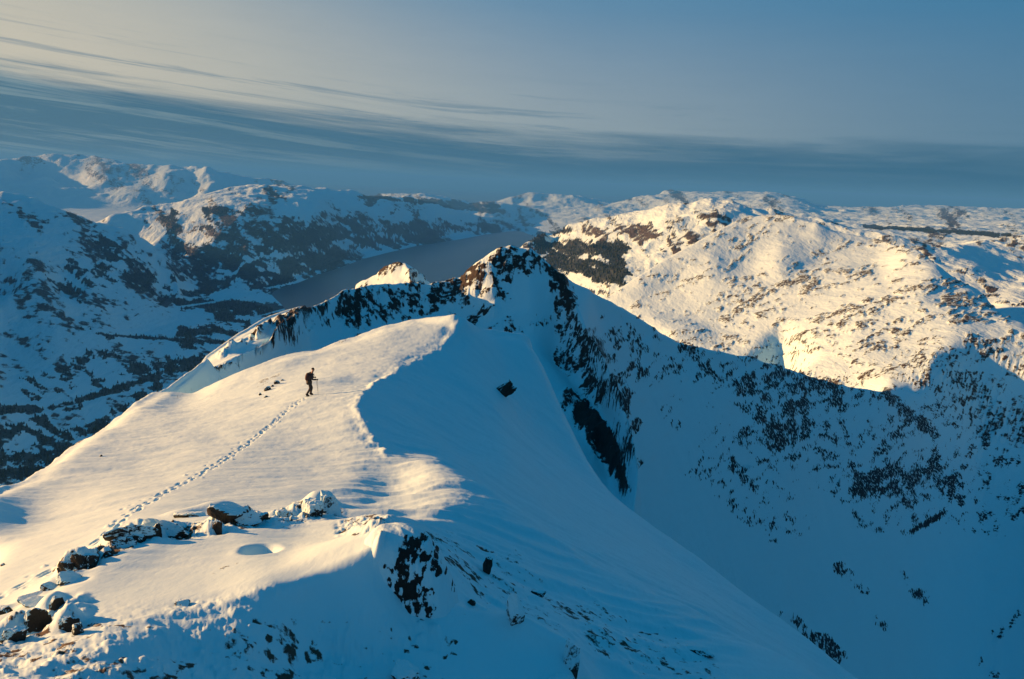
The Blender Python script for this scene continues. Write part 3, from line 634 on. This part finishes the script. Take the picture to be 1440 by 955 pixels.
# haze
HZ = True
if HZ:
    mt = bpy.data.materials.new('haze_air'); mt.use_nodes = True; n = NT(mt.node_tree); n.n.clear()
    v = n.new('ShaderNodeVolumePrincipled'); v.inputs['Color'].default_value = (.08,.38,1.0,1); v.inputs['Density'].default_value = 3.5e-5
    v.inputs['Anisotropy'].default_value = 0.0
    mo = n.new('ShaderNodeOutputMaterial'); n.l.new(v.outputs[0], mo.inputs['Volume'])
    bm = bmesh.new(); bmesh.ops.create_cube(bm, size=1)
    for q in bm.verts: q.co = Vector((q.co.x*190000, q.co.y*190000, -1010 if q.co.z < 0 else 420))
    me = bpy.data.meshes.new('haze'); bm.to_mesh(me); bm.free(); me.materials.append(mt)
    ho = bpy.data.objects.new('haze', me); C.collection.objects.link(ho); ho['kind'] = 'stuff'

# ================================================================ trees of the glen woods
rsel = np.random.RandomState(5)
den = np.clip((wood-.5)*3, 0, 1)*(R < 9500)*(hgt > 2)*(np.hypot(px-W0/2, py-H0/2) < 1000)
wgt = (den*R**2).ravel(); wgt /= wgt.sum()
pick = rsel.choice(wgt.size, 26000, p=wgt)
aa = F4.GA.ravel()[pick]+rsel.uniform(-.5,.5,26000)*(F4.a[1]-F4.a[0]); ll = F4.GL.ravel()[pick]+rsel.uniform(-.5,.5,26000)*(F4.lr[1]-F4.lr[0])
zz_ = F4.Z.ravel()[pick]; Rr = np.exp(ll)
me = bpy.data.meshes.new('forest'); me.vertices.add(26000)
me.vertices.foreach_set('co', np.stack([Rr*np.sin(aa), Rr*np.cos(aa), zz_-.5], -1).astype(np.float32).ravel())
mt, n, b = new_mat('conifer_green'); b.inputs['Roughness'].default_value = .9; b.inputs['Specular IOR Level'].default_value = .1
n.put(b.inputs['Base Color'], n.mix(n.noise(n.new('ShaderNodeNewGeometry').outputs['Position'], .05, 2), (.012,.022,.014,1), (.035,.05,.03,1)))
me.materials.append(mt)
fo = bpy.data.objects.new('forest', me); C.collection.objects.link(fo); fo['kind'] = 'stuff'
fo['label'] = 'dark conifer woods scattered over the floor and sides of the snowy glen'; fo['category'] = 'forest'
gt = bpy.data.node_groups.new('forest_trees', 'GeometryNodeTree')
gt.interface.new_socket('Geometry', in_out='INPUT', socket_type='NodeSocketGeometry'); gt.interface.new_socket('Geometry', in_out='OUTPUT', socket_type='NodeSocketGeometry')
gi = gt.nodes.new('NodeGroupInput'); go = gt.nodes.new('NodeGroupOutput')
cn = gt.nodes.new('GeometryNodeMeshCone'); cn.inputs['Vertices'].default_value = 6; cn.inputs['Radius Bottom'].default_value = 4.0; cn.inputs['Depth'].default_value = 14
sm_ = gt.nodes.new('GeometryNodeSetMaterial'); sm_.inputs['Material'].default_value = mt
ip = gt.nodes.new('GeometryNodeInstanceOnPoints'); rv = gt.nodes.new('FunctionNodeRandomValue'); rv.inputs[2].default_value = .5; rv.inputs[3].default_value = 1.25
gt.links.new(cn.outputs[0], sm_.inputs[0]); gt.links.new(sm_.outputs[0], ip.inputs['Instance']); gt.links.new(gi.outputs[0], ip.inputs['Points']); gt.links.new(rv.outputs[1], ip.inputs['Scale']); gt.links.new(ip.outputs[0], go.inputs[0])
md = fo.modifiers.new('trees', 'NODES'); md.node_group = gt

# ================================================================ rocks
def rock_mat(name, snow_lo, snow_hi, lean=0.15):
    mt, n, b = new_mat(name)
    g = n.new('ShaderNodeNewGeometry'); co = n.new('ShaderNodeTexCoord').outputs['Object']
    sp_ = n.new('ShaderNodeSeparateXYZ'); n.l.new(g.outputs['Normal'], sp_.inputs[0])
    f = n.noise(co, 5.0, 6, .65); f2 = n.noise(co, 22.0, 4, .6)
    h = n.math('ADD', sp_.outputs[2], n.math('MULTIPLY', n.math('SUBTRACT', f, .5), 1.3))
    h = n.math('ADD', h, n.math('MULTIPLY', sp_.outputs[0], -lean))
    h = n.math('ADD', h, n.math('MULTIPLY', n.math('SUBTRACT', f2, .5), .7))
    sn = n.step(h, snow_lo, snow_hi)
    rc = n.mix(f, (.008,.008,.007,1), (.05,.042,.032,1))
    n.put(b.inputs['Base Color'], n.mix(sn, rc, SNOW)); b.inputs['Roughness'].default_value = .75
    b.inputs['Specular IOR Level'].default_value = .25
    bp = n.new('ShaderNodeBump'); bp.inputs['Strength'].default_value = .8; bp.inputs['Distance'].default_value = .03
    n.put(bp.inputs['Height'], n.math('ADD', n.noise(co, 9.0, 6, .65), n.math('MULTIPLY', sn, .5))); n.l.new(bp.outputs[0], b.inputs['Normal'])
    return mt
M_rock = rock_mat('schist_with_snow', .22, .36, .3); M_rime = rock_mat('rimed_rock', -.12, .12); M_big = rock_mat('rimed_boulder', -.30, -.06, .62); M_bare = rock_mat('bare_schist', .52, .62, .25)
def rock_mesh(name, size, seed, mat, cuts=9, subdiv=4, rough=.13, slab=None):
    rs = random.Random(seed); bm = bmesh.new(); bmesh.ops.create_icosphere(bm, subdivisions=subdiv, radius=1)
    pl = []
    for k in range(cuts):
        d = Vector((rs.gauss(0,1), rs.gauss(0,1), rs.gauss(0,.8))).normalized(); pl.append((d, rs.uniform(.50,.92)))
    for ax_ in (((1,0,0),(-1,0,0),(0,1,0),(0,-1,0),(0,0,1)) if not slab else ((0,-1,0),)):
        pl.append(((Vector(ax_)+Vector((rs.gauss(0,.22), rs.gauss(0,.22), rs.gauss(0,.22)))).normalized(), rs.uniform(.62,.85)))
    if slab: pl += [(Vector(slab).normalized(), .34), (-Vector(slab).normalized(), .38)]
    V = np.array([v.co for v in bm.verts])
    rad = np.ones(len(V))*1.25
    for d, h in pl:
        c_ = V@np.array(d); ok = c_ > .05; rad[ok] = np.minimum(rad[ok], h/c_[ok])
    P = V*rad[:, None]
    o1 = seed*3.1
    nz_ = fbm(P[:,0]*1.7+P[:,2]*1.1+o1, P[:,1]*1.7-P[:,2]*1.3+o1, 5, seed % 40, .6, True)*rough + fbm(P[:,0]*5+P[:,2]*4+o1, P[:,1]*5-P[:,2]*3, 3, seed % 30+3)*rough*.5
    P = P*(1+nz_)[:, None]*np.array(size)*.5
    for v, q in zip(bm.verts, P): v.co = q
    for f in bm.faces: f.smooth = False
    me = bpy.data.meshes.new(name); bm.to_mesh(me); bm.free(); me.materials.append(mat)
    return me
PXM = lambda R: R/F0*1.04
def put_rock(px_, py_, w_, h_, seed, label, mat=None, depth=1.0, rot=0.0, tilt=0.0, slab=None, sink=.46, group=None, R=None, subdiv=4, cuts=9, rough=.13, name='rock', roll_=0.0):
    q = F1.hit(px_, py_) if R is None else None
    if q is None:
        a, t = azt(px_, py_); Rr = R or 12; q = Vector((Rr*math.sin(a), Rr*math.cos(a), -t*Rr))
    Rr = math.hypot(q.x, q.y); k = PXM(math.hypot(Rr, q.z))
    size = (w_*k, w_*k*depth, h_*k*1.15/(1-sink*.5))
    o = bpy.data.objects.new(name, rock_mesh(name, size, seed, mat or M_rock, cuts, subdiv, rough, slab)); C.collection.objects.link(o)
    o.location = q + Vector((0, size[1]*.15, size[2]*(.5-sink)))
    o.rotation_euler = (tilt, roll_, rot)
    o['label'] = label; o['category'] = 'boulder' if name == 'boulder' else 'rock'
    if group: o['group'] = group
    return o
G = 'rocks of the snowy outcrop beside the footprints'
M_big = snow_terrain('snow_plastered_boulder', 7.0, (.010,.009,.008,1), bump=.6, bumpdist=.02, soft=.06)
def big_boulder():
    a, t = azt(572, 868); Rb = 9.95; c0 = Vector((Rb*math.sin(a), Rb*math.cos(a), -t*Rb))
    bm = bmesh.new(); bmesh.ops.create_icosphere(bm, subdivisions=7, radius=1)
    V = np.array([v.co for v in bm.verts]); k = PXM(10.6)
    rad = (np.abs(V[:,0])**2.5+np.abs(V[:,1])**2.5+np.abs(V[:,2])**2.3)**(-1/2.4)
    P = V*rad[:, None]
    P[:,0] += .22*np.clip(P[:,2], 0, 1)*-1
    P = P*np.array([70*k, .78, 127*k*1.04])
    n_ = fbm(P[:,0]*1.6+P[:,1], P[:,2]*1.6-P[:,1], 4, 205, .55)
    P *= (1+.07*n_)[:, None]
    Wp = P+np.array(c0)
    qx, qy = project(Wp)
    cm = segmask(qx, qy, [(572,775,600,790,26,1.0),(598,780,618,805,18,.9),(565,800,590,850,30,1.05),(560,840,600,858,20,1.2),(600,760,608,775,16,.8),(545,830,560,800,14,.6),(500,845,515,835,10,.7),(632,800,636,830,10,.45)])*(P[:,1] < .35)
    cn_ = fbm(P[:,0]*15-P[:,2]*3, P[:,2]*8+P[:,0]*4, 4, 211, .66)
    rk = np.minimum(cover(cm, cn_, 2.3, .66), .66)
    P *= (1+np.minimum(cm, 1)*(.05*fbm(P[:,0]*6, P[:,2]*4, 4, 215, .6, True)-.04*np.clip(rk, 0, 1)))[:, None]
    P += np.array([0,0,0])
    for v, q in zip(bm.verts, P): v.co = q
    for f in bm.faces: f.smooth = True
    me = bpy.data.meshes.new('boulder'); bm.to_mesh(me); bm.free(); me.materials.append(M_big)
    at = me.attributes.new('rock', 'FLOAT', 'POINT'); at.data.foreach_set('value', rk.astype(np.float32))
    o = bpy.data.objects.new('boulder', me); C.collection.objects.link(o); o.location = c0
    o['label'] = 'large snow plastered boulder with a dark craggy right face at the foreground centre'; o['category'] = 'boulder'
big_boulder()
for (a_, b_, w_, h_, sd, lb, mm, dp, rt, tl, sb) in RL: put_rock(a_, b_, w_, h_, sd, lb, {'rime': M_rime, 'rock': M_rock, 'bare': M_bare}[mm], dp, rt, tl, sb, group=G, roll_=(.5 if h_ >= 36 and mm != 'rime' else 0))
put_rock(256,851,20,7,40,'small lone dark rock at the edge of the foreground shade', M_bare, .8)
put_rock(685,808,14,24,41,'upright dark rock on the shoulder right of the large boulder', M_bare, .8, sink=.15)
put_rock(662,850,14,10,42,'small dark rock just behind the snowy knoll', M_bare, .8)
put_rock(724,874,30,34,43,'brown rock breaking out of the knoll edge in the shade', M_rime, .8, rot=.3)
put_rock(800,934,24,46,44,'dark edged crag at the lowest right corner of the knoll', M_rime, .8, rot=.5)
put_rock(757,838,22,9,45,'flat dark rock on the pebbly shoulder behind the knoll', M_bare, .6)
put_rock(986,920,44,10,46,'long flat black rock on the shoulder near the bottom edge', M_bare, .4, rot=-.25)
put_rock(704,552,20,28,47,'lone black rock in the middle of the blue snow bowl', M_bare, .6, roll_=.95, sink=.5, rough=.3)
put_rock(788,966,50,20,48,'snow crusted lump at the bottom edge below the knoll', M_rime, .9)
put_rock(568,955,44,22,49,'rimed lump in the shade at the bottom centre', M_rime, .9)
GS = 'small stones breaking the lit snow left of the hiker'
for a_, b_, w_, h_, sd, lb in [(376,549,12,8,51,'largest of the dark stones on the lit slope left of the hiker'),(389,540,10,6,52,'long flat stone at the upper end of the stones left of the hiker'),(366,556,6,4,53,'lowest left stone of those left of the hiker'),
    (373,559,7,4,54,'brownish stone just below the largest one left of the hiker'),(383,544,5,4,55,'tiny stone between the largest and the long flat one left of the hiker'),(397,535,6,3,56,'highest tiny stone left of the hiker'),(142,642,4,3,57,'single tiny stone near the left skyline of the lit slope'),(3,796,6,4,58,'tiny dark stone on bare snow at the left edge')]:
    put_rock(a_, b_, w_, h_, sd, lb, M_bare, .7, rot=.4, group=GS, subdiv=2)

# ================================================================ hiker
def simple(name, col, rough=.8):
    mt, n, b = new_mat(name); co = n.new('ShaderNodeTexCoord').outputs['Object']
    n.put(b.inputs['Base Color'], n.mix(n.noise(co, 12, 4), (*[c*.8 for c in col], 1), (*[c*1.25 for c in col], 1))); b.inputs['Roughness'].default_value = rough
    bp = n.new('ShaderNodeBump'); bp.inputs['Strength'].default_value = .4; bp.inputs['Distance'].default_value = .01
    n.put(bp.inputs['Height'], n.noise(co, 14, 4)); n.l.new(bp.outputs[0], b.inputs['Normal']); return mt
def skin(name, verts, edges, mat, parent, root=0, sub=2):
    me = bpy.data.meshes.new(name); me.from_pydata([v[0] for v in verts], edges, []); me.materials.append(mat)
    o = bpy.data.objects.new(name, me); C.collection.objects.link(o); o.parent = parent
    o.modifiers.new('skin', 'SKIN')
    if not me.skin_vertices:
        bm = bmesh.new(); bm.from_mesh(me); bm.verts.layers.skin.verify(); bm.to_mesh(me); bm.free()
    for k, v in enumerate(verts):
        rr = v[1] if isinstance(v[1], tuple) else (v[1], v[1]); me.skin_vertices[0].data[k].radius = rr
        me.skin_vertices[0].data[k].use_root = (k == root)
    ss = o.modifiers.new('sub', 'SUBSURF'); ss.levels = sub; ss.render_levels = sub
    o.modifiers['skin'].use_smooth_shade = True
    return o
hp = F1.hit(435, 556)
hk_ = bpy.data.objects.new('hiker', None); C.collection.objects.link(hk_)
hk_.location = hp - Vector((0,0,.05)); hk_.rotation_euler = (0,0, math.radians(90-58)); hk_.scale = (1.0,)*3
hk_['label'] = 'hiker in dark clothes with a rucksack and poles walking up the sunlit snow ridge'; hk_['category'] = 'person'
mS = simple('skin', (.35,.2,.14), .6); mJ = simple('dark_jacket', (.020,.014,.020)); mT = simple('dark_trousers', (.012,.012,.016)); mB = simple('boots', (.015,.012,.010)); mP = simple('rucksack_cloth', (.030,.010,.014)); mH = simple('hat_wool', (.012,.012,.014)); mM = simple('pole_metal', (.05,.05,.055), .4)
j = dict(pel=(0,0,.93), wai=(.03,0,1.08), che=(.11,0,1.30), nek=(.19,0,1.46), hd0=(.22,0,1.54), hd1=(.25,0,1.66), hd2=(.25,0,1.74),
 hL=(0,.10,.90), kL=(.20,.11,.52), aL=(.12,.12,.10), tL=(.30,.13,.04), hR=(-.01,-.10,.90), kR=(.03,-.11,.50), aR=(-.20,-.12,.12), tR=(-.03,-.13,.04),
 sL=(.13,.19,1.38), eL=(.18,.27,1.12), wL=(.40,.25,1.10), sR=(.13,-.19,1.38), eR=(.10,-.28,1.12), wR=(.36,-.27,1.08))
bv = [(j['pel'],.13),(j['wai'],.115),(j['che'],.14),(j['nek'],.055),(j['hd0'],.075),(j['hd1'],.098),(j['hd2'],.07)]
be = [(0,1),(1,2),(2,3),(3,4),(4,5),(5,6)]
def chain(vs, es, start, items):
    p_ = start
    for c_, r_ in items: vs.append((c_, r_)); es.append((p_, len(vs)-1)); p_ = len(vs)-1
    return p_
for S in 'LR':
    sg = 1 if S == 'L' else -1
    chain(bv, be, 0, [(j['h'+S],.085),(j['k'+S],.055),(j['a'+S],.04),(j['t'+S],.03)])
    wx, wy, wz = j['w'+S]
    kk = chain(bv, be, 2, [(j['s'+S],.06),(j['e'+S],.045),(j['w'+S],.03),((wx+.06,wy,wz),(.035,.02))])
    for f in range(4):
        oy = (f-1.5)*.02; L_ = (.030,.036,.034,.026)[f]
        chain(bv, be, kk, [((wx+.09,wy+oy,wz+.01),.009),((wx+.09+L_,wy+oy,wz-.005),.008),((wx+.085+L_*.6,wy+oy,wz-.035),.007)])
    chain(bv, be, kk, [((wx+.06,wy-sg*.035,wz+.005),.010),((wx+.09,wy-sg*.04,wz-.02),.008)])
bv.append(((.35,0,1.655),.016)); be.append((5, len(bv)-1))          # nose
skin('body', bv, be, mS, hk_)
jv = [(j['pel'],(.165,.15)),(j['wai'],.15),(j['che'],.175),((.17,0,1.43),.10)]; je = [(0,1),(1,2),(2,3)]
for S in 'LR': chain(jv, je, 2, [(j['s'+S],.085),(j['e'+S],.068),(j['w'+S],.052)])
skin('jacket', jv, je, mJ, hk_)
tv = [((0,0,.94),.15)]; te = []
for S in 'LR': chain(tv, te, 0, [(j['h'+S],.105),(j['k'+S],.082),((j['a'+S][0],j['a'+S][1],j['a'+S][2]+.04),.066)])
skin('trousers', tv, te, mT, hk_)
for S in 'LR':
    a_, t_ = j['a'+S], j['t'+S]; up_ = (a_[0], a_[1], a_[2]+.12)
    skin('boot', [(up_,.07),(a_,.068),((a_[0]-.05,a_[1],a_[2]-.03),.055),(t_,.05)], [(0,1),(1,2),(1,3)], mB, hk_)
    w_ = j['w'+S]; skin('glove', [(w_,.045),((w_[0]+.06,w_[1],w_[2]),.05),((w_[0]+.11,w_[1],w_[2]-.02),.038)], [(0,1),(1,2)], mB, hk_)
    tip = (w_[0]+(.26 if S == 'L' else .12), w_[1]+.02, -.02)
    po = skin('walking_pole', [((w_[0]+.08,w_[1],w_[2]+.07),.011),(tip,.006)], [(0,1)], mM, hk_, sub=1)
skin('hat', [((.235,0,1.66),.112),((.235,0,1.74),.10),((.23,0,1.80),.05)], [(0,1),(1,2)], mH, hk_)
bp_ = skin('rucksack', [((-.10,0,.98),(.15,.13)),((-.10,0,1.14),(.19,.16)),((-.06,0,1.34),(.185,.15)),((-.01,0,1.50),(.13,.12))], [(0,1),(1,2),(2,3)], mP, hk_)
for sg in (-1, 1):
    skin('shoulder_strap', [((.0,sg*.12,1.46),.022),((.14,sg*.13,1.50),.022),((.27,sg*.13,1.38),.022),((.25,sg*.14,1.2),.02),((.06,sg*.17,1.08),.02)], [(0,1),(1,2),(2,3),(3,4)], mB, bp_, sub=1)
